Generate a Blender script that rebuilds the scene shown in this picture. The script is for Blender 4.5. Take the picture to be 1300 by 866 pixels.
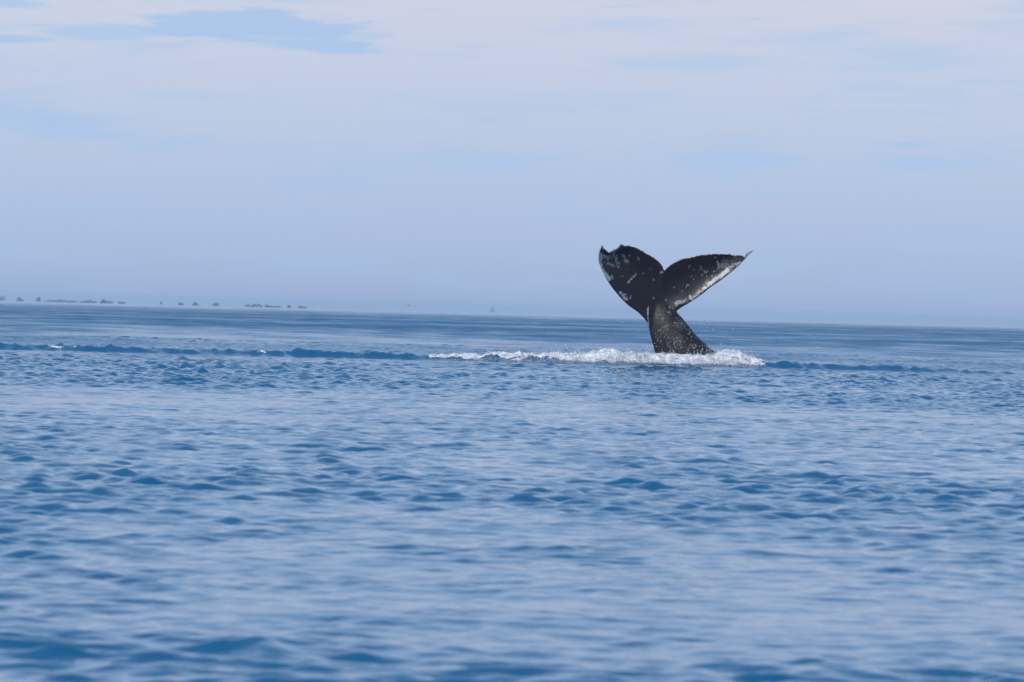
import bpy, bmesh, math, random
import numpy as np
from mathutils import Matrix, Vector

rng = np.random.default_rng(7)
random.seed(7)
for o in list(bpy.data.objects):
    bpy.data.objects.remove(o)
S = bpy.context.scene
COL = S.collection

# ------------------------------------------------------------------ camera
FPX = 7000.0                      # focal length in photo pixels (1300 wide)
CAM = Vector((0.0, 0.0, 1.6))
ROLL = math.radians(1.42)         # the boat rolls: horizon drops to the right
PITCH = -37.0 / FPX
WHALE_Y = 176.0
cam_d = bpy.data.cameras.new('camera')
cam = bpy.data.objects.new('camera', cam_d)
COL.objects.link(cam)
fwd = Vector((0, math.cos(PITCH), math.sin(PITCH)))
r0 = Vector((1, 0, 0))
u0 = r0.cross(fwd)
right = (r0 * math.cos(ROLL) + u0 * math.sin(ROLL)).normalized()
up = right.cross(fwd).normalized()
cam.matrix_world = Matrix(((right.x, up.x, -fwd.x, CAM.x),
                           (right.y, up.y, -fwd.y, CAM.y),
                           (right.z, up.z, -fwd.z, CAM.z),
                           (0, 0, 0, 1)))
cam_d.sensor_fit = 'HORIZONTAL'
cam_d.sensor_width = 36.0
cam_d.lens = FPX / 1300.0 * 36.0
cam_d.clip_start = 0.5
cam_d.clip_end = 80000
cam_d.dof.use_dof = True
cam_d.dof.focus_distance = WHALE_Y
cam_d.dof.aperture_fstop = 7.0
S.camera = cam


def pdir(px, py):
    d = fwd + right * ((px - 650.0) / FPX) - up * ((py - 433.0) / FPX)
    return d.normalized()


def at(px, py, Y):
    d = pdir(px, py)
    return CAM + d * ((Y - CAM.y) / d.y)


def on_sea(px, Y):
    """x on the water at depth Y below the pixel column px (near the horizon line)"""
    return at(px, 433, Y).x


# ------------------------------------------------------------------ sky, sun, exposure
SUN_EL, SUN_AZ = math.radians(50), math.radians(-145)
W = bpy.data.worlds.new('World')
S.world = W
W.use_nodes = True
wt = W.node_tree
wt.nodes.clear()


class NB:
    """tiny node builder"""
    def __init__(self, tree):
        self.t = tree

    def n(self, typ, **kw):
        nd = self.t.nodes.new(typ)
        for k, v in kw.items():
            setattr(nd, k, v)
        return nd

    def put(self, sock, v):
        if isinstance(v, bpy.types.NodeSocket):
            self.t.links.new(v, sock)
        else:
            sock.default_value = v

    def m(self, op, a, b=0.0, c=0.0, clamp=False):
        nd = self.n('ShaderNodeMath', operation=op, use_clamp=clamp)
        self.put(nd.inputs[0], a)
        self.put(nd.inputs[1], b)
        self.put(nd.inputs[2], c)
        return nd.outputs[0]

    def ss(self, v, a, b, lo=0.0, hi=1.0):
        nd = self.n('ShaderNodeMapRange', interpolation_type='SMOOTHSTEP')
        self.put(nd.inputs[0], v)
        for i, q in enumerate((a, b, lo, hi)):
            self.put(nd.inputs[i + 1], q)
        return nd.outputs[0]

    def noise(self, vec, scale, detail=4.0, rough=0.55, dist=0.0):
        nd = self.n('ShaderNodeTexNoise')
        self.put(nd.inputs['Vector'], vec)
        nd.inputs['Scale'].default_value = scale
        nd.inputs['Detail'].default_value = detail
        nd.inputs['Roughness'].default_value = rough
        nd.inputs['Distortion'].default_value = dist
        return nd.outputs['Fac']

    def mix(self, f, a, b, blend='MIX'):
        nd = self.n('ShaderNodeMix', data_type='RGBA', blend_type=blend)
        self.put(nd.inputs[0], f)
        self.put(nd.inputs[6], a)
        self.put(nd.inputs[7], b)
        return nd.outputs[2]

    def xyz(self, x, y, z):
        nd = self.n('ShaderNodeCombineXYZ')
        for i, q in enumerate((x, y, z)):
            self.put(nd.inputs[i], q)
        return nd.outputs[0]


SKY_STRENGTH = 0.13
b = NB(wt)
tc = b.n('ShaderNodeTexCoord')
sep = b.n('ShaderNodeSeparateXYZ')
wt.links.new(tc.outputs['Generated'], sep.inputs[0])
sx, sy, sz = sep.outputs
az = b.m('ARCTAN2', sx, sy)
el = b.m('ARCSINE', sz)
sky = b.n('ShaderNodeTexSky', sky_type='NISHITA')
sky.sun_disc = False
sky.sun_elevation = SUN_EL
sky.sun_rotation = SUN_AZ
sky.air_density = 1.0
sky.dust_density = 0.15
sky.ozone_density = 4.0
sky.altitude = 0
# thin cloud veil: its brightness comes from the elevation through the sea haze
veil = b.n('ShaderNodeValToRGB')
wt.links.new(b.m('MULTIPLY', b.m('MAXIMUM', el, 0.0), 10.0), veil.inputs[0])
ramp = [(0.0, (0.375, 0.475, 0.70)), (0.13, (0.43, 0.535, 0.75)), (0.28, (0.49, 0.585, 0.785)),
        (0.46, (0.575, 0.635, 0.79)), (0.60, (0.64, 0.665, 0.785)), (1.0, (0.50, 0.60, 0.79))]
els = veil.color_ramp.elements
while len(els) < len(ramp):
    els.new(0.5)
for e, (p, c) in zip(els, ramp):
    e.position = p
    e.color = (*c, 1)
veil_s = b.n('ShaderNodeVectorMath', operation='SCALE')
wt.links.new(veil.outputs[0], veil_s.inputs[0])
veil_s.inputs[3].default_value = 1.0 / SKY_STRENGTH
# streaky noise near the horizon, rounder higher up
st = b.xyz(b.m('MULTIPLY', az, 22.0), b.m('MULTIPLY', el, 170.0), 3.7)
n1 = b.noise(st, 1.0, 6.0, 0.6, 0.4)
st2 = b.xyz(b.m('MULTIPLY', az, 60.0), b.m('MULTIPLY', el, 420.0), 9.1)
n2 = b.noise(st2, 1.0, 5.0, 0.6, 0.2)
warp = b.m('ADD', b.m('MULTIPLY', b.m('SUBTRACT', n1, 0.5), 2.2), b.m('MULTIPLY', b.m('SUBTRACT', n2, 0.5), 1.7))
gap = None
# blue breaks in the veil: (px, py, half width, half height, slope, strength, softness)
for (px, py, hw, hh, sl, stg, soft) in [
        (335, 34, 175, 25, 0.06, 1.0, 0.2), (410, 56, 90, 13, 0.03, 0.95, 0.25), (140, 40, 105, 13, -0.02, 0.75, 0.4),
        (15, 50, 60, 8, 0.0, 0.9, 0.4), (20, 5, 60, 8, 0.1, 0.8, 0.4),
        (60, 152, 165, 28, 0.12, 0.85, 0.45), (190, 185, 95, 14, 0.1, 0.55, 0.6),
        (860, 80, 190, 20, -0.02, 0.6, 0.8), (1180, 75, 200, 36, -0.05, 0.55, 0.9),
        (930, 203, 125, 18, 0.02, 0.8, 0.6), (1200, 207, 180, 20, 0.02, 0.75, 0.7), (1150, 184, 60, 7, 0.0, 0.8, 0.5),
        (610, 203, 190, 20, 0.02, 0.6, 0.8), (330, 280, 260, 40, 0.0, 0.25, 1.0)]:
    d = pdir(px, py)
    a0, e0 = math.atan2(d.x, d.y), math.asin(d.z)
    da = b.m('SUBTRACT', az, a0)
    de = b.m('SUBTRACT', b.m('SUBTRACT', el, e0), b.m('MULTIPLY', da, -sl + math.tan(ROLL)))
    qx = b.m('MULTIPLY', da, FPX / hw)
    qy = b.m('MULTIPLY', de, FPX / hh)
    r = b.m('SQRT', b.m('ADD', b.m('MULTIPLY', qx, qx), b.m('MULTIPLY', qy, qy)))
    v = b.m('SUBTRACT', b.m('ADD', 1.0, warp), r)
    g = b.ss(v, -0.12, soft * 1.1 + 0.2, 0.0, stg)
    gap = g if gap is None else b.m('MAXIMUM', gap, g)
rest = b.ss(b.m('ADD', n1, b.m('MULTIPLY', b.m('SUBTRACT', n2, 0.5), 0.5)), 0.44, 0.70, 0.0, 0.5)
gap = b.m('MAXIMUM', gap, rest)
hi = b.noise(b.xyz(sx, sy, b.m('MULTIPLY', sz, 3.0)), 2.6, 6.0, 0.6, 0.5)
hi_cov = b.ss(hi, 0.42, 0.70, 0.0, 0.38)
low_cov = b.m('SUBTRACT', 1.0, b.m('MULTIPLY', gap, 0.92))
fade = b.ss(el, 0.058, 0.13)
cov = b.m('ADD', b.m('MULTIPLY', low_cov, b.m('SUBTRACT', 1.0, fade)), b.m('MULTIPLY', hi_cov, fade))
# air seen through the breaks: the Nishita sky, in front of it the blue of the low haze
air = b.n('ShaderNodeVectorMath', operation='SCALE')
air.inputs[0].default_value = (0.385, 0.552, 0.82)
air.inputs[3].default_value = 1.0 / SKY_STRENGTH
blue = b.mix(b.ss(el, 0.08, 0.42, 0.95, 0.0), sky.outputs[0], air.outputs[0])
final = b.mix(cov, blue, veil_s.outputs[0])
bg = b.n('ShaderNodeBackground')
wt.links.new(final, bg.inputs[0])
bg.inputs[1].default_value = SKY_STRENGTH
wo = b.n('ShaderNodeOutputWorld')
wt.links.new(bg.outputs[0], wo.inputs[0])

sun_d = bpy.data.lights.new('sun', 'SUN')
sun_d.energy = 2.8
sun_d.angle = math.radians(2.0)
sun_d.color = (1.0, 0.955, 0.9)
sun = bpy.data.objects.new('sun', sun_d)
sdir = Vector((math.cos(SUN_EL) * math.sin(SUN_AZ), math.cos(SUN_EL) * math.cos(SUN_AZ), math.sin(SUN_EL)))
sun.rotation_euler = sdir.to_track_quat('Z', 'Y').to_euler()
sun.location = (30, 0, 60)
COL.objects.link(sun)

S.view_settings.view_transform = 'Standard'
S.view_settings.look = 'None'
S.view_settings.exposure = 0.0
S.view_settings.gamma = 1.0
S.view_settings.use_curve_mapping = False
S.render.engine = 'CYCLES'
S.cycles.volume_bounces = 1

# ------------------------------------------------------------------ helpers


def mesh_np(name, verts, quads=None, tris=None, smooth=True):
    me = bpy.data.meshes.new(name)
    verts = np.asarray(verts, np.float32)
    faces, starts, n = [], [], 0
    if quads is not None and len(quads):
        q = np.asarray(quads, np.int32)
        faces.append(q.ravel())
        starts.append(np.arange(len(q), dtype=np.int32) * 4)
        n = len(q) * 4
    if tris is not None and len(tris):
        q = np.asarray(tris, np.int32)
        faces.append(q.ravel())
        starts.append(np.arange(len(q), dtype=np.int32) * 3 + n)
    li = np.concatenate(faces)
    ls = np.concatenate(starts)
    me.vertices.add(len(verts))
    me.vertices.foreach_set('co', verts.ravel())
    me.loops.add(len(li))
    me.loops.foreach_set('vertex_index', li)
    me.polygons.add(len(ls))
    me.polygons.foreach_set('loop_start', ls)
    me.update(calc_edges=True)
    me.validate()
    if smooth:
        me.polygons.foreach_set('use_smooth', np.ones(len(me.polygons), bool))
    return me


def link(name, me, mat=None, parent=None, label=None, cat=None, group=None, kind=None):
    o = bpy.data.objects.new(name, me)
    COL.objects.link(o)
    if mat is not None and me is not None:
        me.materials.append(mat)
    if parent is not None:
        o.parent = parent
    for k, v in (('label', label), ('category', cat), ('group', group), ('kind', kind)):
        if v:
            o[k] = v
    return o


def material(name):
    m = bpy.data.materials.new(name)
    m.use_nodes = True
    m.node_tree.nodes.clear()
    nb = NB(m.node_tree)
    out = nb.n('ShaderNodeOutputMaterial')
    return m, nb, out


def grid_quads(nr, nc):
    i = np.arange(nr - 1)[:, None] * nc + np.arange(nc - 1)[None, :]
    i = i.ravel()
    return np.stack([i, i + 1, i + nc + 1, i + nc], 1)


class ValueNoise:
    """smooth 2D lattice noise, -1..1"""
    def __init__(self, seed):
        self.t = np.random.default_rng(seed).random((256, 256)) * 2 - 1

    def one(self, x, y):
        xi, yi = np.floor(x).astype(int), np.floor(y).astype(int)
        fx, fy = x - xi, y - yi
        fx, fy = fx * fx * (3 - 2 * fx), fy * fy * (3 - 2 * fy)
        t = self.t
        a, c = t[xi & 255, yi & 255], t[(xi + 1) & 255, yi & 255]
        d, e = t[xi & 255, (yi + 1) & 255], t[(xi + 1) & 255, (yi + 1) & 255]
        return (a * (1 - fx) + c * fx) * (1 - fy) + (d * (1 - fx) + e * fx) * fy

    def fbm(self, x, y, octs=4, gain=0.5):
        s, a, n = 0, 1.0, 0
        for k in range(octs):
            s = s + a * self.one(x * 2 ** k + 17.3 * k, y * 2 ** k - 9.1 * k)
            n += a
            a *= gain
        return s / n


VN = [ValueNoise(100 + i) for i in range(6)]

# ------------------------------------------------------------------ sea
# wave components: (wavelength, slope) short-crested, running towards the boat
NC = 170
lam = np.exp(rng.uniform(math.log(0.17), math.log(5.0), NC))
th = rng.normal(0, 0.9, NC) + math.radians(-100)
kx, ky = 2 * np.pi / lam * np.cos(th), 2 * np.pi / lam * np.sin(th)
slope = np.interp(np.log(lam), np.log([.17, .3, .5, .9, 1.5, 2.5, 5.0]), [.85, 1.15, 1.0, .48, .17, .11, .08])
slope = slope * 0.165 / math.sqrt(np.sum(slope ** 2) / 2)
amp = slope * lam / (2 * np.pi)
ph = rng.uniform(0, 2 * np.pi, NC)
# long patches of rougher and calmer water by distance (wind lines)
BAND_D = np.array([5, 22, 28, 34, 40, 52, 62, 72, 92, 104, 130, 150, 172, 200, 260, 400, 700, 1500, 20000.])
BAND_A = np.array([1.2, 1.2, .75, .72, 1.2, 1.1, .95, .66, .58, .95, 1.6, 1.5, 1.4, 1.2, 1.7, 1.8, 1.6, 1.4, 1.2])


FX = np.array([545, 560, 600, 640, 680, 720, 760, 800, 825, 860, 900, 925, 945, 958, 966, 974])
FH = np.array([-.10, .0, .05, .08, .11, .2, .27, .28, .25, .24, .28, .36, .33, .2, .08, -.1])
FOAM_X = np.array([on_sea(p, 174.7) for p in FX])


def ridge_y(x):
    return 174.6 + 0.5 * np.sin(x * 0.21 + 0.6) + 0.5 * VN[3].one(x * 0.35 + 40, x * 0 + 3.3) + 0.2 * VN[2].fbm(x * 1.3 + 70, x * 0 + 1.5, 3) + 0.012 * x


def ridge_h(x):
    env = np.interp(x, [-60, -30, -17, -9, -4, -1, 2, 6, 9, 13, 17, 30], [0, .08, .23, .23, .26, .27, .28, .28, .26, .2, .04, 0])
    env = env + np.interp(x, FOAM_X, 0.25 * np.clip(FH, 0, 1))
    return env * np.clip(0.85 + 0.45 * VN[4].fbm(x * 0.6 + 12, x * 0 + 7.7, 4, .6), .65, 1.5)


def sea_height(x, y, spacing, aspac=0.08):
    d = np.hypot(x, y)
    rough = np.interp(d, BAND_D, BAND_A)
    patch = VN[0].fbm(x * 0.12 + 50, y * 0.055 + 60, 4)
    fine = VN[1].fbm(x * 0.7 + 20, y * 0.28 + 30, 3)
    rough = rough * np.clip(1.0 + 0.8 * patch + 0.6 * fine, 0.4, 1.9)
    h = np.zeros_like(x)
    for i in range(NC):
        att = np.clip((2 * np.pi / (abs(ky[i]) + 1e-6) / spacing - 2.2) / 1.6, 0, 1) * np.clip((2 * np.pi / (abs(kx[i]) + 1e-6) / aspac - 2.2) / 1.6, 0, 1)
        if att.max() <= 0:
            continue
        p = kx[i] * x + ky[i] * y + ph[i]
        m = rough if lam[i] < 2.5 else 1.0
        h += amp[i] * att * m * np.sin(p)
    # slightly peaked crests
    h = h + 2.6 * np.clip(h, -0.10, 0.15) ** 2
    # low ridge of displaced water around the whale
    t = y - ridge_y(x)
    h += ridge_h(x) * (1 + 0.4 * VN[5].fbm(x * 4.4 + 5, y * 2.6, 3, .65)) * np.where(t < 0, np.exp(-(t / 0.55) ** 2), np.exp(-(t / 1.8) ** 2))
    return h


def sheet(d0, d1, step, angles, first=()):
    rws = list(first) + [d0]
    while rws[-1] < d1 - 1e-9:
        rws.append(min(d1, rws[-1] + step(rws[-1])))
    rws = np.array(rws)
    R_, A_ = np.meshgrid(rws, angles, indexing='ij')
    X_, Y_ = R_ * np.sin(A_), R_ * np.cos(A_)
    sp = np.broadcast_to(np.gradient(rws)[:, None], X_.shape)
    asp = np.gradient(angles)[None, :] * R_
    return X_, Y_, sea_height(X_, Y_, np.maximum(sp, 0.05), np.maximum(asp, 0.01))


DA = 0.00045
n_half = 2 * int(math.radians(7.2) / DA / 2)
far_a = np.arange(-n_half, n_half + 1) * DA
side = np.radians([8, 9, 10.5, 12, 14, 17, 20, 25, 30, 37, 45, 55, 65, 78, 90, 105, 120, 135, 150, 165, 180])
near_ang = np.concatenate([-side[::-1], far_a[::2], side])
far_ang = np.concatenate([-side[::-1], far_a, side])
SPLIT = 68.0
nX, nY, nZ = sheet(15.0, SPLIT, lambda d: d * 0.0018, near_ang, (0.6, 1.5, 3, 5, 7.5, 10, 11.5, 12.5, 13.5, 14.3))
fX, fY, fZ = sheet(SPLIT, 16000.0, lambda d: d * 0.00112 if d < 250 else (d * 0.004 if d < 700 else d * 0.012), far_ang)
nr, ncn = nX.shape
# the last near row is replaced by the first far row (twice as many columns)
nv_ = (nr - 1) * ncn
V_ = np.concatenate([np.stack([a[:-1].ravel() for a in (nX, nY, nZ)], 1), np.stack([a.ravel() for a in (fX, fY, fZ)], 1)])
Q_ = np.concatenate([grid_quads(nr - 1, ncn)[:, ::-1], nv_ + grid_quads(*fX.shape)[:, ::-1]])
last = (nr - 2) * ncn
ns_ = len(side)
T_ = []
far_of = lambda k: nv_ + (k if k < ns_ else (ns_ + 2 * (k - ns_) if k < ncn - ns_ else k - (ncn - ns_) + len(far_ang) - ns_))
for k in range(ncn - 1):
    a0, a1 = last + k, last + k + 1
    b0_, b1_ = far_of(k), far_of(k + 1)
    if b1_ - b0_ == 2:
        T_ += [(a0, b0_, b0_ + 1), (a0, b0_ + 1, a1), (a1, b0_ + 1, b1_)]
    else:
        T_ += [(a0, b0_, b1_), (a0, b1_, a1)]
sea_me = mesh_np('sea', V_, Q_, T_)
rows = nX

m_sea, nb, out = material('sea_water')
geo = nb.n('ShaderNodeNewGeometry')
pos = geo.outputs['Position']
mp = nb.n('ShaderNodeMapping')
nb.put(mp.inputs['Vector'], pos)
mp.inputs['Scale'].default_value = (1.0, 0.62, 1.0)
w1 = nb.noise(mp.outputs[0], 2.1, 3.0, 0.6, 0.3)
w2 = nb.noise(mp.outputs[0], 8.0, 4.0, 0.6, 0.2)
hgt = nb.m('ADD', nb.m('MULTIPLY', w1, 0.060), nb.m('MULTIPLY', w2, 0.016))
sepp = nb.n('ShaderNodeSeparateXYZ')
nb.put(sepp.inputs[0], pos)
dist = sepp.outputs[1]
bump = nb.n('ShaderNodeBump')
bump.inputs['Distance'].default_value = 1.0
patch = nb.noise(nb.xyz(nb.m('MULTIPLY', sepp.outputs[0], 0.02), nb.m('MULTIPLY', dist, 0.006), 0.0), 1.0, 4.0, 0.6)
nb.put(bump.inputs['Strength'], nb.m('MULTIPLY', nb.ss(dist, 30, 300, 0.6, 1.0), nb.ss(patch, 0.35, 0.65, 0.7, 1.15)))
nb.put(bump.inputs['Height'], hgt)
pr = nb.n('ShaderNodeBsdfPrincipled')
pr.inputs['Base Color'].default_value = (0.004, 0.100, 0.222, 1)
pr.inputs['Roughness'].default_value = 0.06
ld = nb.m('LOGARITHM', nb.m('MAXIMUM', dist, 1.0), 10.0)
calm = nb.ss(ld, 2.95, 3.55, 1.0, 0.32)          # glassier water far out
far_rough = nb.m('MULTIPLY', nb.ss(ld, 2.1, 2.75, 0.07, 0.50), calm)
streak = nb.noise(nb.xyz(nb.m('MULTIPLY', sepp.outputs[0], 0.035), nb.m('MULTIPLY', dist, 0.009), 4.0), 1.0, 5.0, 0.6)
streak2 = nb.noise(nb.xyz(nb.m('MULTIPLY', sepp.outputs[0], 0.22), nb.m('MULTIPLY', dist, 0.035), 8.0), 1.0, 5.0, 0.7)
nb.put(pr.inputs['Roughness'], nb.m('MULTIPLY', nb.m('MULTIPLY', far_rough, nb.ss(streak, 0.35, 0.65, 0.6, 1.15)), nb.ss(streak2, 0.32, 0.68, 0.6, 1.3)))
pr.inputs['IOR'].default_value = 1.333
nb.put(pr.inputs['Normal'], bump.outputs[0])
nb.put(out.inputs[0], pr.outputs[0])
sea = link('sea', sea_me, m_sea, label='blue choppy sea reaching out to the horizon', kind='structure')

# ------------------------------------------------------------------ whale tail
ZS = 1126 / 260.0


def zp(X, Y):
    """tail drawing coordinates -> photo pixels"""
    return 730 + X / ZS, 290 + Y / ZS


def P(X, Y, dep):
    px, py = zp(X, Y)
    return np.array(at(px, py, WHALE_Y + dep))


def resample(pts, n, power=1.0):
    pts = np.array(pts, float)
    # smooth curve through the points (Catmull-Rom)
    e = np.vstack([2 * pts[0] - pts[1], pts, 2 * pts[-1] - pts[-2]])
    fine = []
    for i in range(1, len(e) - 2):
        for t in np.linspace(0, 1, 24, endpoint=False):
            p0, p1, p2, p3 = e[i - 1], e[i], e[i + 1], e[i + 2]
            fine.append(0.5 * (2 * p1 + (p2 - p0) * t + (2 * p0 - 5 * p1 + 4 * p2 - p3) * t * t + (3 * p1 - p0 - 3 * p2 + p3) * t ** 3))
    fine.append(e[-2])
    fine = np.array(fine)
    s = np.concatenate([[0], np.cumsum(np.hypot(*np.diff(fine, axis=0).T))])
    q = np.linspace(0, 1, n) ** power * s[-1]
    return np.stack([np.interp(q, s, fine[:, 0]), np.interp(q, s, fine[:, 1])], 1)


TIPL, TIPR = (150, 88), (983, 119)
L_lead = [(455, 545), (425, 540), (398, 522), (380, 498), (355, 472), (325, 447), (288, 420), (250, 382), (215, 341), (185, 300), (164, 264),
          (145, 226), (131, 187), (127, 150), (134, 115), TIPL]
L_trail = [(484, 243), (487, 228), (483, 211), (470, 193), (450, 174), (420, 154), (385, 136), (350, 114), (310, 99), (275, 93), (250, 88),
           (238, 102), (214, 119), (192, 131), (175, 127), (162, 110), TIPL]
R_lead = [(455, 545), (500, 510), (535, 478), (560, 455), (600, 427), (650, 396), (700, 361), (740, 328), (800, 287), (860, 241), (900, 206),
          (935, 171), (963, 142), TIPR]
R_trail = [(484, 243), (500, 222), (525, 201), (560, 181), (600, 166), (650, 157), (700, 148), (760, 142), (800, 140), (850, 143), (873, 147),
           (905, 148), (928, 150), (945, 136), (962, 126), TIPR]
NSP, NCH = 90, 34
nz = np.random.default_rng(5)


def jag(tr, amp_):
    """nicks and barnacle lumps along the trailing edge"""
    n = len(tr)
    k = np.convolve(nz.normal(0, 1, n + 4), [0.25, 0.5, 0.25], 'same')[2:-2]
    env = np.clip(np.linspace(-0.15, 1, n) * 6, 0, 1) * np.clip((1 - np.linspace(0, 1, n)) * 8, 0, 1)
    t = np.gradient(tr, axis=0)
    nn = np.stack([t[:, 1], -t[:, 0]], 1) / (np.hypot(t[:, 0], t[:, 1])[:, None] + 1e-6)
    return tr + nn * (k * env * amp_)[:, None]


Ll, Lt = resample(L_lead, NSP), jag(resample(L_trail, NSP), 2.6)
Rl, Rt = resample(R_lead, NSP), jag(resample(R_trail, NSP), 2.6)
lead = np.vstack([Ll[::-1], Rl[1:]])
trail = np.vstack([Lt[::-1], Rt[1:]])
span = np.concatenate([-np.linspace(0, 1, NSP)[::-1], np.linspace(0, 1, NSP)[1:]])


def dep_xy(X, Y, t):
    dl = -1.45 * np.clip((470 - X) / 345, 0, 1.2) ** 1.25
    dr = 0.55 * np.clip((X - 490) / 490, 0, 1.2)
    return dl + dr + 0.30 * np.sin(np.pi * np.clip(t, 0, 1)) + 0.10 * t


verts, ring = [], 2 * NCH
for i, s in enumerate(span):
    tm = 0.215 * (1 - abs(s)) ** 0.7 + 0.028
    for j in range(ring):
        if j < NCH:
            t, sg = j / (NCH - 1), -1
        else:
            t, sg = 1 - (j - NCH) / (NCH - 1), 1
        prof = (max(t, 1e-4) ** 0.55) * ((1 - t) ** 0.8) * 1.75
        th_ = tm * min(prof, 1.0) + 0.014
        c = lead[i] * (1 - t) + trail[i] * t
        verts.append(P(c[0], c[1], dep_xy(c[0], c[1], t) + sg * th_))
faces = []
ns = len(span)
for i in range(ns - 1):
    for j in range(ring):
        k = (j + 1) % ring
        faces.append((i * ring + j, i * ring + k, (i + 1) * ring + k, (i + 1) * ring + j))
faces.append(tuple(range(ring))[::-1])
faces.append(tuple((ns - 1) * ring + j for j in range(ring)))
# tail stock: (Y, left edge, right edge, half depth, centre depth) in drawing coordinates / metres
stock = [(330, 440, 474, .04, .30), (365, 418, 488, .09, .29), (400, 404, 510, .15, .27), (430, 399, 532, .21, .23), (460, 398, 560, .27, .20),
         (490, 399, 588, .33, .17), (530, 402, 621, .40, .14), (585, 413, 664, .48, .11), (625, 424, 706, .55, .1), (660, 434, 748, .60, .1),
         (695, 444, 790, .65, .12), (760, 470, 862, .75, .2), (840, 505, 950, .86, .35), (930, 555, 1045, .98, .5), (1030, 625, 1140, 1.1, .7)]
nth = 48
sp_ = np.array(stock, float)
ys = np.linspace(330, 1030, 70)
cols = [np.interp(ys, sp_[:, 0], sp_[:, q]) for q in range(1, 5)]
base = len(verts)
for y_, xl, xr, bd, cd in zip(ys, *cols):
    cx, hw = (xl + xr) / 2, (xr - xl) / 2
    for j in range(nth):
        a = 2 * math.pi * j / nth
        ca, sa = math.cos(a), math.sin(a)
        f = 1.0 if ca > 0 else 1 - 0.45 * abs(ca) ** 1.5
        verts.append(P(cx + hw * ca, y_, cd + bd * sa * f - (0.20 * abs(ca) ** 2 if ca < 0 else 0)))
for i in range(len(ys) - 1):
    for j in range(nth):
        k = (j + 1) % nth
        faces.append((base + i * nth + j, base + (i + 1) * nth + j, base + (i + 1) * nth + k, base + i * nth + k))
faces.append(tuple(base + j for j in range(nth)))
faces.append(tuple(base + (len(ys) - 1) * nth + j for j in range(nth))[::-1])
wm = bpy.data.meshes.new('raw')
wm.from_pydata([tuple(v) for v in verts], [], faces)
bmm = bmesh.new()
bmm.from_mesh(wm)
bmesh.ops.recalc_face_normals(bmm, faces=bmm.faces)
bmm.to_mesh(wm)
bmm.free()
tmp = bpy.data.objects.new('raw', wm)
COL.objects.link(tmp)
rm = tmp.modifiers.new('r', 'REMESH')
rm.mode = 'VOXEL'
rm.voxel_size = 0.022
rm.use_smooth_shade = True
dg = bpy.context.evaluated_depsgraph_get()
whale_me = bpy.data.meshes.new_from_object(tmp.evaluated_get(dg))
bpy.data.objects.remove(tmp)
nv = len(whale_me.vertices)
co = np.zeros(nv * 3, np.float32)
whale_me.vertices.foreach_get('co', co)
co = co.reshape(-1, 3).astype(float)


def to_draw(c):
    """world points of the tail -> its drawing coordinates"""
    d = c - np.array(CAM)
    df = d @ np.array(fwd)
    px = 650 + FPX * (d @ np.array(right)) / df
    py = 433 - FPX * (d @ np.array(up)) / df
    return np.stack([(px - 730) * ZS, (py - 290) * ZS], 1)


# smooth the joint of stock and flukes
ne = len(whale_me.edges)
ed = np.zeros(ne * 2, np.int32)
whale_me.edges.foreach_get('vertices', ed)
ed = ed.reshape(-1, 2)
D2 = to_draw(co)
wj = np.exp(-(((D2[:, 0] - 470) / 110) ** 2 + ((D2[:, 1] - 440) / 120) ** 2)) * 0.75
wj = np.maximum(wj, 0.12)
deg = np.bincount(ed.ravel(), minlength=nv)[:, None]
for it in range(26):
    acc = np.zeros_like(co)
    for q in range(3):
        acc[:, q] = np.bincount(ed[:, 0], co[ed[:, 1], q], nv) + np.bincount(ed[:, 1], co[ed[:, 0], q], nv)
    lapl = acc / np.maximum(deg, 1) - co
    w_ = wj[:, None] if it < 4 else np.where(wj > 0.15, wj, 0)[:, None]
    co = co + lapl * w_
whale_me.vertices.foreach_set('co', co.astype(np.float32).ravel())
whale_me.update()
D2 = to_draw(co)
X, Y = D2[:, 0], D2[:, 1]


def seg_d(x0, y0, x1, y1):
    vx, vy = x1 - x0, y1 - y0
    t = np.clip(((X - x0) * vx + (Y - y0) * vy) / (vx * vx + vy * vy + 1e-9), 0, 1)
    return np.hypot(X - x0 - t * vx, Y - y0 - t * vy)


sp1 = VN[2].fbm(X / 7.0 + 3, Y / 7.0 + 5, 3)
sp2 = VN[5].fbm(X / 22.0 + 3, Y / 22.0 + 5, 3)
pale = np.zeros(nv)
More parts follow.
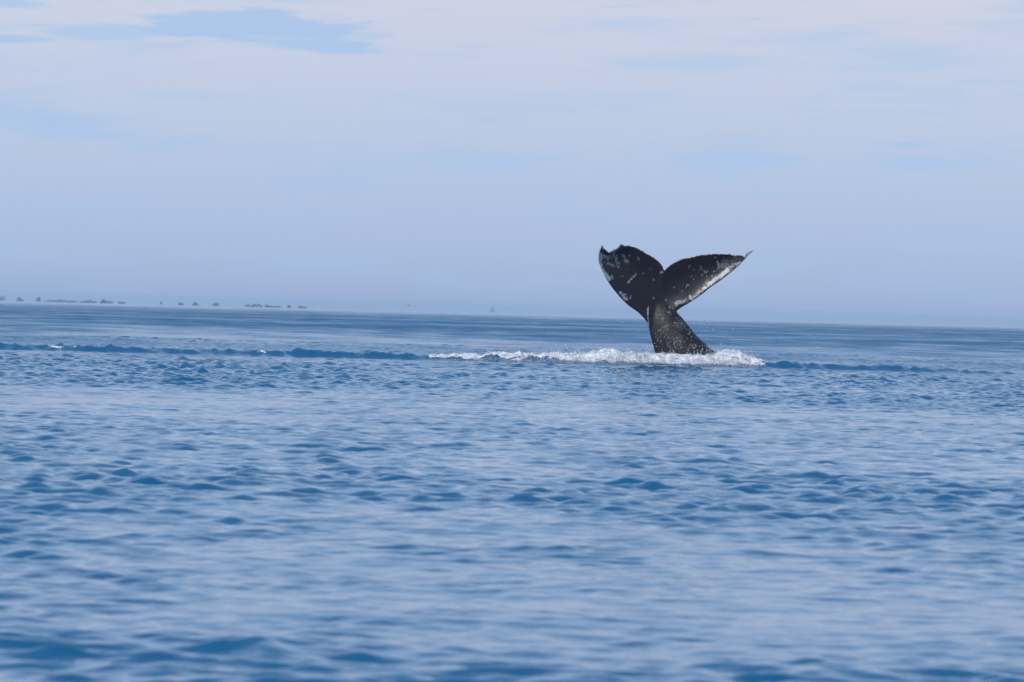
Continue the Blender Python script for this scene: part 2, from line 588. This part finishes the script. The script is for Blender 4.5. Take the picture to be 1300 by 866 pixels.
# scars, white pigment and a painted keel highlight: (x0, y0, x1, y1, width, strength, raggedness)
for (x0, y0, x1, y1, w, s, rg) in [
        (735, 308, 842, 228, 11, 1.0, .5), (642, 386, 735, 312, 7, .8, 1.1), (556, 415, 640, 384, 9, .45, 1.4), (632, 372, 645, 392, 6, .9, .3),
        (680, 345, 682, 375, 5, .6, .3), (842, 228, 925, 165, 13, .5, 1.3), (782, 180, 792, 215, 3.5, .75, .3), (860, 185, 930, 155, 15, .4, 1.4),
        (930, 158, 972, 128, 9, .5, .9), (800, 205, 870, 180, 14, .3, 1.6),
        (152, 228, 188, 280, 9, 1.0, .5), (188, 280, 205, 268, 8, .5, 1.2), (136, 130, 146, 222, 9, .85, 1.1), (150, 92, 156, 112, 6, .9, .4),
        (205, 135, 232, 190, 8, .42, 2.0), (160, 150, 215, 160, 7, .35, 2.0), (165, 190, 240, 210, 7, .28, 2.2), (252, 92, 215, 128, 8, .35, 1.0),
        (252, 355, 282, 388, 9, .65, 1.2), (302, 385, 308, 370, 4, .5, .5), (290, 298, 333, 255, 4.5, .6, .9),
        (404, 432, 400, 470, 3.6, .9, 1.2), (400, 470, 405, 530, 2.8, .8, 1.3), (470, 244, 480, 240, 5, .6, .4),  # the keel strokes paint the sunlit rim of the stock white
        (265, 150, 285, 185, 8, .4, 1.3)]:
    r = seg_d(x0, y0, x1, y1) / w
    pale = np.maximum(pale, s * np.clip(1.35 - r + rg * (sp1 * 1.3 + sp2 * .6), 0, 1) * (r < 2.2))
for (x, y, r0_, s) in [(620, 318, 9, .6), (718, 232, 9, .65), (345, 168, 7, .6), (278, 175, 9, .35), (262, 268, 8, .3), (690, 213, 6, .4)]:
    arc = (np.cos(np.arctan2(Y - y, X - x) - x) > -.3)
    r = np.abs(np.hypot((X - x) * 1.25, Y - y) - r0_ * (1 + .5 * sp2)) + 2.2 * np.clip(sp1, 0, 1)
    pale = np.maximum(pale, .8 * s * arc * np.clip(1.4 - r / 2.8, 0, 1))
dots = [(630, 205), (655, 228), (545, 325), (640, 265), (765, 235), (432, 283), (432, 383), (375, 248), (415, 225), (752, 262), (700, 255), (590, 345),
        (500, 395), (350, 172), (240, 215), (660, 372), (560, 402), (520, 430), (820, 165), (770, 160), (230, 150), (180, 170), (300, 150)]
for (x, y) in dots:
    pale = np.maximum(pale, random.uniform(.35, .75) * np.clip(1.4 - np.hypot((X - x) / random.uniform(3, 5), (Y - y) / random.uniform(3, 5)), 0, 1))
# wet speckle on the tail stock: small pale pits, glints of wet drops painted in
rs = np.random.default_rng(11)
zone = (Y > 430) & (Y < 760)
idx = np.where(zone)[0]
Xi, Yi = X[idx], Y[idx]
pi_ = np.zeros(len(idx))
lx = np.interp(Yi, sp_[:, 0], sp_[:, 1])
rx = np.interp(Yi, sp_[:, 0], sp_[:, 2])
n_s = 0
while n_s < 620:
    y = rs.uniform(435, 720)
    a, c = np.interp(y, sp_[:, 0], sp_[:, 1]), np.interp(y, sp_[:, 0], sp_[:, 2])
    u = rs.uniform(0.08, 1.0)
    if rs.random() > (0.35 + 0.65 * u) * (0.45 + 0.55 * (y - 435) / 285):
        continue
    if VN[1].fbm(np.array([(a + (c - a) * u) / 38.]), np.array([y / 38.]), 3)[0] + rs.uniform(-.25, .35) < 0:
        continue
    n_s += 1
    x = a + (c - a) * u
    r = rs.uniform(1.3, 3.0)
    k = rs.uniform(.03, .3) if rs.random() < .85 else rs.uniform(.4, .8)
    pi_ = np.maximum(pi_, k * np.clip(1.5 - np.hypot((Xi - x) / r, (Yi - y) / r), 0, 1))
pale[idx] = np.maximum(pale[idx], pi_)
# second scatter along fluke margins
red = np.clip((330 - Y) / 220, 0, 1) * (0.6 + 0.4 * sp2)
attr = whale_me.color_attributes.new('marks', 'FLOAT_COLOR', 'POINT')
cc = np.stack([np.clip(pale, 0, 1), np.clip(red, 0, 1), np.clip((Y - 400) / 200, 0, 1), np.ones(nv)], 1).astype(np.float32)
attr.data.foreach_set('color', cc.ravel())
whale_me.polygons.foreach_set('use_smooth', np.ones(len(whale_me.polygons), bool))

m_wh, nb, out = material('wet_whale_skin')
at_ = nb.n('ShaderNodeAttribute', attribute_name='marks')
sc = nb.n('ShaderNodeSeparateColor')
nb.put(sc.inputs[0], at_.outputs['Color'])
geo = nb.n('ShaderNodeNewGeometry')
n_a = nb.noise(geo.outputs['Position'], 3.0, 5.0, 0.6)
n_b = nb.noise(geo.outputs['Position'], 30.0, 4.0, 0.6)
skin = nb.mix(sc.outputs[1], (0.0125, 0.0085, 0.0100, 1), (0.036, 0.0150, 0.0125, 1))
skin = nb.mix(nb.ss(n_a, 0.35, 0.75, 0.0, 0.5), skin, (0.022, 0.018, 0.021, 1))
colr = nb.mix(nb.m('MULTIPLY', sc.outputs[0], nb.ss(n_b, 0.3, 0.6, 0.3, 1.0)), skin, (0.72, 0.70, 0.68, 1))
bp = nb.n('ShaderNodeBump')
bp.inputs['Strength'].default_value = 0.5
bp.inputs['Distance'].default_value = 0.03
nb.put(bp.inputs['Height'], nb.m('ADD', nb.m('MULTIPLY', n_b, nb.m('ADD', 0.25, sc.outputs[2])), nb.m('MULTIPLY', n_a, 0.8)))
pr = nb.n('ShaderNodeBsdfPrincipled')
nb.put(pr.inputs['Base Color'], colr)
nb.put(pr.inputs['Roughness'], nb.ss(n_a, 0.3, 0.7, 0.30, 0.52))
pr.inputs['IOR'].default_value = 1.38
nb.put(pr.inputs['Normal'], bp.outputs[0])
nb.put(out.inputs[0], pr.outputs[0])
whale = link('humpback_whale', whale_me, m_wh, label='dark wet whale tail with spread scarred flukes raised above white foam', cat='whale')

# barnacles along the fluke margins
m_bar, nb, out = material('barnacle_shell')
pr = nb.n('ShaderNodeBsdfPrincipled')
geo = nb.n('ShaderNodeNewGeometry')
nb.put(pr.inputs['Base Color'], nb.mix(nb.noise(geo.outputs['Position'], 14.0, 2.0), (0.05, 0.045, 0.05, 1), (0.40, 0.37, 0.36, 1)))
pr.inputs['Roughness'].default_value = 0.6
nb.put(out.inputs[0], pr.outputs[0])


def lumps(points, radii, seed=0, squash=1.0):
    """many small irregular octahedra in one vertex array"""
    r_ = np.random.default_rng(seed)
    o6 = np.array([(1, 0, 0), (-1, 0, 0), (0, 1, 0), (0, -1, 0), (0, 0, 1), (0, 0, -1)], float)
    f8 = np.array([(0, 2, 4), (2, 1, 4), (1, 3, 4), (3, 0, 4), (2, 0, 5), (1, 2, 5), (3, 1, 5), (0, 3, 5)])
    n = len(points)
    sc_ = np.asarray(radii)[:, None, None] * r_.uniform(0.6, 1.3, (n, 6, 1))
    a = r_.uniform(0, 2 * np.pi, n)
    ca, sa = np.cos(a), np.sin(a)
    v = o6[None] * sc_
    v2 = np.stack([v[..., 0] * ca[:, None] - v[..., 2] * sa[:, None], v[..., 1], (v[..., 0] * sa[:, None] + v[..., 2] * ca[:, None]) * squash], 2)
    v2 = v2 + np.asarray(points)[:, None, :]
    t = f8[None] + (np.arange(n) * 6)[:, None, None]
    return v2.reshape(-1, 3), t.reshape(-1, 3)


pts, rad = [], []
for tr, n in ((Rt, 46), (Lt, 46)):
    for q in range(n):
        i = nz.integers(14, NSP - 4)
        e = tr[i] + nz.normal(0, 1.2, 2)
        t = 0.985
        pts.append(P(e[0], e[1] + 1.5, dep_xy(e[0], e[1], t) + nz.uniform(-.02, .02)))
        rad.append(nz.uniform(.012, .032))
v, t = lumps(pts, rad, 3)
link('barnacles', mesh_np('barnacles', v, tris=t), m_bar, parent=whale, kind='stuff')

# ------------------------------------------------------------------ foam and splash
m_foam, nb, out = material('sea_foam')
geo = nb.n('ShaderNodeNewGeometry')
fmp = nb.n('ShaderNodeMapping')
nb.put(fmp.inputs['Vector'], geo.outputs['Position'])
fmp.inputs['Scale'].default_value = (1.0, 2.0, 3.2)
fn = nb.noise(fmp.outputs[0], 3.6, 8.0, 0.78, 0.5)
fn2 = nb.noise(geo.outputs['Position'], 2.2, 4.0, 0.6)
pr = nb.n('ShaderNodeBsdfPrincipled')
fc = nb.mix(nb.ss(fn, 0.37, 0.60), (0.30, 0.36, 0.44, 1), (0.82, 0.81, 0.82, 1))
nb.put(pr.inputs['Base Color'], nb.mix(nb.ss(fn2, 0.55, 0.75, 0.0, 0.45), fc, (0.36, 0.36, 0.40, 1)))
pr.inputs['Roughness'].default_value = 0.7
bp = nb.n('ShaderNodeBump')
bp.inputs['Strength'].default_value = 0.25
bp.inputs['Distance'].default_value = 0.06
nb.put(bp.inputs['Height'], fn)
nb.put(pr.inputs['Normal'], bp.outputs[0])
nb.put(out.inputs[0], pr.outputs[0])

fx = np.arange(545, 975, 0.7)
fxw = np.array([on_sea(p, 174.7) for p in fx])
fh = np.interp(fx, FX, FH)
vv = np.linspace(-1, 1, 64)
U, V = np.meshgrid(fx, vv, indexing='ij')
XW = np.broadcast_to(fxw[:, None], U.shape)
half = np.interp(U, [545, 640, 760, 860, 975], [.35, .5, .75, .85, .6])
front = ridge_y(XW) - 0.35
YW = front + (V * 0.5 + 0.5) * 2 * half - 0.30
prof = np.clip(1 - np.abs((V + 0.05)) ** 2.2, 0, 1) ** 0.7
nse = VN[1].fbm(XW * 3.6, YW * 7.0, 5, 0.8)
nse2 = VN[3].fbm(XW * 0.8 + 9, YW * 0.8, 2)
sea_z = sea_height(XW, YW, np.full(XW.shape, 0.3))
H = np.interp(U, FX, FH)
jet = np.clip(0.8 + 0.7 * VN[5].fbm(XW * 1.1 + 4, YW * 0.4 + 8, 4, 0.62), 0.3, 1.6)
# torn foam: open water shows between the patches, and the foam thins out to their edges
cover = np.interp(U, [545, 600, 650, 700, 800, 880, 930, 960, 975], [-.25, .0, .05, .02, .15, .38, .5, .3, -.3])
tear = VN[0].fbm(XW * 1.5 + 3, YW * 3.0 + 11, 5, 0.66) + cover + 0.75 * (prof - 0.75)
edge = np.clip((tear + 0.07) * 3.0, 0, 1)
ZW = sea_z + 0.004 + edge * ((np.clip(H, 0, 1) * 0.45 * jet + 0.02) * prof + 0.05 * nse * prof)
v = np.stack([XW.ravel(), YW.ravel(), ZW.ravel()], 1)
q = grid_quads(*U.shape)
q = q[tear.ravel()[q].mean(1) > -0.07]
foam_me = mesh_np('foam', v, q)
foam = link('foam', foam_me, m_foam, label='white churned foam along the foot of the whale tail', kind='stuff')

# loose froth and drops thrown up from the foam
n = 42000
pf = nz.uniform(550, 972, n)
keep = nz.random(n) < np.interp(pf, FX, np.clip(FH, 0.03, 1)) / 0.42
pf = pf[keep]
n = len(pf)
xw = np.interp(pf, fx, fxw)
hw = np.interp(pf, FX, np.clip(FH, 0.02, 1))
yw = ridge_y(xw) + nz.uniform(-0.95, 0.9, n)
clump = np.clip(0.75 + 0.9 * VN[4].fbm(xw * 2.6, yw * 0 + 2.0, 4, .65), .15, 2)
zw = sea_height(xw, yw, np.full(n, .3)) + 0.75 * hw * clump * np.abs(nz.normal(0.1, 0.55, n)) + 0.01
pts = np.stack([xw, yw, zw], 1)
v, t = lumps(pts, nz.uniform(.005, .015, n), 5)
link('froth', mesh_np('froth', v, tris=t), m_foam, label='loose white froth thrown up over the foam line', kind='stuff')

m_drop, nb, out = material('water_drop')
pr = nb.n('ShaderNodeBsdfPrincipled')
pr.inputs['Base Color'].default_value = (0.80, 0.83, 0.87, 1)
pr.inputs['Roughness'].default_value = 0.2
nb.put(out.inputs[0], pr.outputs[0])
pts = []
for k in range(150):
    px = nz.normal(905, 22)
    py = nz.uniform(335, 455) if k % 2 else nz.uniform(400, 458)
    pts.append(at(px + (py - 400) * 0.12, py, WHALE_Y + nz.uniform(-1.2, .5)))
for k in range(40):
    pts.append(at(nz.normal(800, 16), nz.uniform(405, 452), WHALE_Y + nz.uniform(-1.2, .5)))
for k in range(260):
    pts.append(at(nz.normal(930, 16), 462 - abs(nz.normal(0, 8)) - 3, 175.0 + nz.uniform(-.6, .5)))
for k in range(120):
    pts.append(at(nz.uniform(700, 965), nz.uniform(436, 455), WHALE_Y + nz.uniform(-1.2, -.3)))
pts = np.array(pts)
v, t = lumps(pts, nz.uniform(.006, .019, len(pts)), 9)
link('spray', mesh_np('spray', v, tris=t), m_drop, label='fine white water drops falling around the raised tail', kind='stuff')


def whitecap(px0, px1, Yc, hgt, label, seed):
    x0, x1 = on_sea(px0, Yc), on_sea(px1, Yc)
    us = np.linspace(0, 1, 110)
    vs = np.linspace(-1, 1, 30)
    U, V = np.meshgrid(us, vs, indexing='ij')
    xw = x0 + (x1 - x0) * U
    yw = ridge_y(xw) - 0.25 + V * 0.5
    env = np.sin(np.pi * U) ** 0.7 * (1 - 0.5 * U)
    base_ = sea_height(xw, yw, np.full(xw.shape, 0.3))
    zw = base_ - 0.03 + hgt * env * (1 - V ** 2) + 0.06 * VN[2].fbm(xw * 3.2 + seed, yw * 3, 5, .68) - 0.05 * (1 - env) - .06 * V ** 2
    tr = 0.8 * VN[0].fbm(xw * 1.6 + seed * 7, yw * 4.5, 5, .72) + 0.9 * (env - .5) - 0.35 * V ** 2
    q = grid_quads(*U.shape)
    q = q[tr.ravel()[q].mean(1) > -0.05]
    me = mesh_np('whitecap', np.stack([xw.ravel(), yw.ravel(), zw.ravel()], 1), q)
    return link('whitecap', me, m_foam, label=label, cat='whitecap', group='small whitecaps on the dark ridge of water')


whitecap(50, 122, 174.5, .035, 'long low whitecap on the dark wave line, farther from the whale', 1)
whitecap(316, 366, 174.5, .04, 'short bright whitecap on the dark wave line, nearer to the whale', 2)

# ------------------------------------------------------------------ far islets on the horizon
m_leaf, nb, out = material('mangrove_foliage')
geo = nb.n('ShaderNodeNewGeometry')
pr = nb.n('ShaderNodeBsdfPrincipled')
nb.put(pr.inputs['Base Color'], nb.mix(nb.noise(geo.outputs['Position'], 0.6, 3.0), (0.016, 0.032, 0.03, 1), (0.04, 0.06, 0.045, 1)))
pr.inputs['Roughness'].default_value = 0.7
nb.put(out.inputs[0], pr.outputs[0])
m_bark, nb, out = material('mangrove_bark')
pr = nb.n('ShaderNodeBsdfPrincipled')
geo = nb.n('ShaderNodeNewGeometry')
nb.put(pr.inputs['Base Color'], nb.mix(nb.noise(geo.outputs['Position'], 3.0, 3.0), (0.09, 0.07, 0.05, 1), (0.17, 0.14, 0.11, 1)))
pr.inputs['Roughness'].default_value = 0.8
nb.put(out.inputs[0], pr.outputs[0])
m_sand, nb, out = material('shore_sand')
pr = nb.n('ShaderNodeBsdfPrincipled')
geo = nb.n('ShaderNodeNewGeometry')
nb.put(pr.inputs['Base Color'], nb.mix(nb.noise(geo.outputs['Position'], 0.2, 4.0), (0.16, 0.15, 0.13, 1), (0.26, 0.24, 0.21, 1)))
pr.inputs['Roughness'].default_value = 0.9
nb.put(out.inputs[0], pr.outputs[0])
ISL_Y = 5200.0
MPP = ISL_Y / FPX       # metres per photo pixel out there


def mound(name, w, d, h, mat, parent, seed):
    r_ = np.random.default_rng(seed)
    nr, na = 7, 26
    vs, fs = [(0, 0, h)], []
    wob = 1 + 0.25 * np.convolve(np.tile(r_.normal(0, .6, na), 3), [.25, .5, .25], 'same')[na:2 * na]
    for i in range(1, nr + 1):
        f = i / nr
        for j in range(na):
            a = 2 * math.pi * j / na
            vs.append((w / 2 * f * wob[j] * math.cos(a), d / 2 * f * wob[j] * math.sin(a), h * (1 - f ** 2) - 0.4 * f ** 4 + r_.normal(0, .03)))
    tr = [(0, 1 + j, 1 + (j + 1) % na) for j in range(na)]
    qd = [(1 + i * na + j, 1 + (i + 1) * na + j, 1 + (i + 1) * na + (j + 1) % na, 1 + i * na + (j + 1) % na) for i in range(nr - 1) for j in range(na)]
    return link(name, mesh_np(name, vs, qd, tr), mat, parent=parent)


def crown(w, h, seed, parent, ox=0.0, z0=0.2):
    """leaf clumps spread through the crown's volume"""
    r_ = np.random.default_rng(seed)
    n = int(140 + 16 * w)
    vs, fs = [], []
    for k in range(n):
        a = r_.uniform(0, 2 * math.pi)
        rr = math.sqrt(r_.random())
        x, y = math.cos(a) * rr * w / 2, math.sin(a) * rr * min(w, 9) / 2
        top = h * (1 - 0.55 * rr ** 2.2) * (0.75 + 0.35 * math.sin(x * 0.9 + seed) * math.cos(x * .37 + seed * 2))
        z = z0 + r_.random() ** 0.75 * max(top, .4)
        s = r_.uniform(.25, .6)
        e1 = Vector(r_.normal(0, 1, 3)).normalized() * s
        e2 = Vector(r_.normal(0, 1, 3)).normalized() * s
        c = Vector((x + ox, y, z))
        i = len(vs)
        vs += [tuple(c - e1), tuple(c + e2), tuple(c + e1), tuple(c - e2)]
        fs.append((i, i + 1, i + 2, i + 3))
    return link('crown', mesh_np('crown', vs, fs, smooth=False), m_leaf, parent=parent)


def trunk(h, ox, parent, seed):
    r_ = np.random.default_rng(seed)
    vs, fs, na = [], [], 7
    lev = 5
    for i in range(lev):
        f = i / (lev - 1)
        for j in range(na):
            a = 2 * math.pi * j / na
            rad_ = 0.22 * (1 - 0.7 * f) + .04
            vs.append((ox + rad_ * math.cos(a) + 0.25 * f * f, rad_ * math.sin(a), -0.3 + h * f))
    for i in range(lev - 1):
        for j in range(na):
            fs.append((i * na + j, i * na + (j + 1) % na, (i + 1) * na + (j + 1) % na, (i + 1) * na + j))
    return link('trunk', mesh_np('trunk', vs, fs), m_bark, parent=parent)


GRP = 'mangrove islets along the horizon'


def islet(px0, px1, hp, label, seed, Yd=ISL_Y, extra=()):
    s = Yd / FPX
    x0, x1 = on_sea(px0, Yd), on_sea(px1, Yd)
    w, h = x1 - x0, hp * s
    e = bpy.data.objects.new('mangrove_islet', None)
    COL.objects.link(e)
    e.location = ((x0 + x1) / 2, Yd, 0)
    e['label'] = label
    e['category'] = 'islet'
    e['group'] = GRP
    mound('shore', w * 1.0 + .5, min(w, 14) + 1, 0.3, m_sand, e, seed)
    crown(w, h, seed + 1, e)
    nt = max(1, int(w / 9))
    for k in range(nt):
        trunk(h * 0.75, (k + .5) / nt * w - w / 2, e, seed + 20 + k)
    for (ex0, ex1, eh) in extra:
        a, c = on_sea(ex0, Yd), on_sea(ex1, Yd)
        crown(c - a, eh * s, seed + 7, e, (a + c) / 2 - (x0 + x1) / 2)
        trunk(eh * s * .75, (a + c) / 2 - (x0 + x1) / 2, e, seed + 50)
    return e


islet(-14, 7, 10, 'tallest dark clump of trees, at the end of the row of islets', 1)
islet(20, 28.5, 6, 'small round dark islet next to the tallest clump of trees', 2)
islet(44.5, 50.5, 7, 'narrow upright dark islet beside the long flat strip', 3)
islet(54, 98, 3.6, 'long flat thin strip of scrub on the horizon', 4)
islet(100, 122, 4.6, 'medium low bushy islet between flat strip and humped islet', 5)
islet(125, 143, 4, 'dark islet with one rounded hump of trees', 6, extra=((126, 133, 6.5),))
islet(149, 158, 4, 'faint low islet beyond the humped islet, before the wide gap', 7)
islet(202, 205, 5, 'very faint thin lone tree in the wide gap', 8, 6400)
islet(225, 231.5, 4.5, 'small oval islet, first of three spaced apart in the middle', 9)
islet(243, 251, 4.5, 'small oval islet, second of three spaced apart in the middle', 10)
islet(268, 277, 5.5, 'small dark islet, third and darkest of three spaced apart', 11)
islet(309, 333, 5.2, 'broad bushy green islet with a flat top', 12)
islet(335, 357, 2.6, 'low islet with taller bush at one end trailing into scrub', 13, extra=((335, 342, 5.5),))
islet(363, 368.5, 4.5, 'tiny square dark islet after the trailing scrub', 14)
islet(377, 389, 3.2, 'low flat faint islet, last of the row towards the whale', 15)
islet(621, 627, 8, 'pale faded lone islet by itself out towards the whale', 16, 8200)

m_bird, nb, out = material('dark_feathers')
pr = nb.n('ShaderNodeBsdfPrincipled')
geo = nb.n('ShaderNodeNewGeometry')
nb.put(pr.inputs['Base Color'], nb.mix(nb.noise(geo.outputs['Position'], 20.0, 2.0), (0.03, 0.03, 0.035, 1), (0.07, 0.065, 0.06, 1)))
pr.inputs['Roughness'].default_value = 0.7
nb.put(out.inputs[0], pr.outputs[0])


def bird(px, py, Yd, span_, label):
    # body, head, tail and two bent wings as one lofted skin
    body = [(-.42, .005, .03), (-.34, .02, .05), (-.2, .05, .06), (0, .075, .075), (.15, .06, .06), (.24, .035, .04), (.30, .04, .042), (.35, .028, .03), (.42, .006, .008)]
    vs, fs, na = [], [], 10
    for (x, ry, rz) in body:
        for j in range(na):
            a = 2 * math.pi * j / na
            vs.append((x, ry * math.cos(a), rz * math.sin(a)))
    for i in range(len(body) - 1):
        for j in range(na):
            fs.append((i * na + j, i * na + (j + 1) % na, (i + 1) * na + (j + 1) % na, (i + 1) * na + j))
    for sg in (-1, 1):
        wing = [(.0, .0, .26, .035), (.45, .16, .25, .025), (.8, .20, .2, .015), (1.1, .12, .1, .008), (1.25, .04, .03, .004)]
        b0 = len(vs)
        for (yy, zz, ch, tk) in wing:
            sw = -0.18 * (yy / 1.25) ** 2
            vs += [(sw + ch * .55, sg * (yy + .04), zz), (sw, sg * (yy + .04), zz + tk), (sw - ch * .5, sg * (yy + .04), zz), (sw, sg * (yy + .04), zz - tk)]
        for i in range(len(wing) - 1):
            for j in range(4):
                fs.append((b0 + i * 4 + j, b0 + i * 4 + (j + 1) % 4, b0 + (i + 1) * 4 + (j + 1) % 4, b0 + (i + 1) * 4 + j))
    sc_ = span_ / 2.5
    me = mesh_np('seabird', np.array(vs) * sc_, fs)
    o = link('seabird', me, m_bird, label=label, cat='bird')
    o.location = at(px, py, Yd)
    o.rotation_euler = (0.2, 0.0, math.radians(35))
    return o


bird(519, 388, 900, 1.1, 'small dark seabird flying low over the horizon')

# ------------------------------------------------------------------ haze
m_hz, nb, out = material('sea_haze')
pv = nb.n('ShaderNodeVolumePrincipled')
pv.inputs['Color'].default_value = (0.72, 0.88, 1.0, 1)
pv.inputs['Density'].default_value = 1.3e-4
pv.inputs['Anisotropy'].default_value = 0.0
nb.put(out.inputs['Volume'], pv.outputs[0])
bmm = bmesh.new()
bmesh.ops.create_cube(bmm, size=1.0)
for v_ in bmm.verts:
    v_.co = Vector((v_.co.x * 36000, v_.co.y * 36000, -8.0 if v_.co.z < 0 else 14.0))
hz = bpy.data.meshes.new('haze')
bmm.to_mesh(hz)
bmm.free()
link('haze', hz, m_hz, label='thin pale blue sea haze lying over the water', kind='stuff')
print('verts sea', len(sea_me.vertices), 'whale', nv)
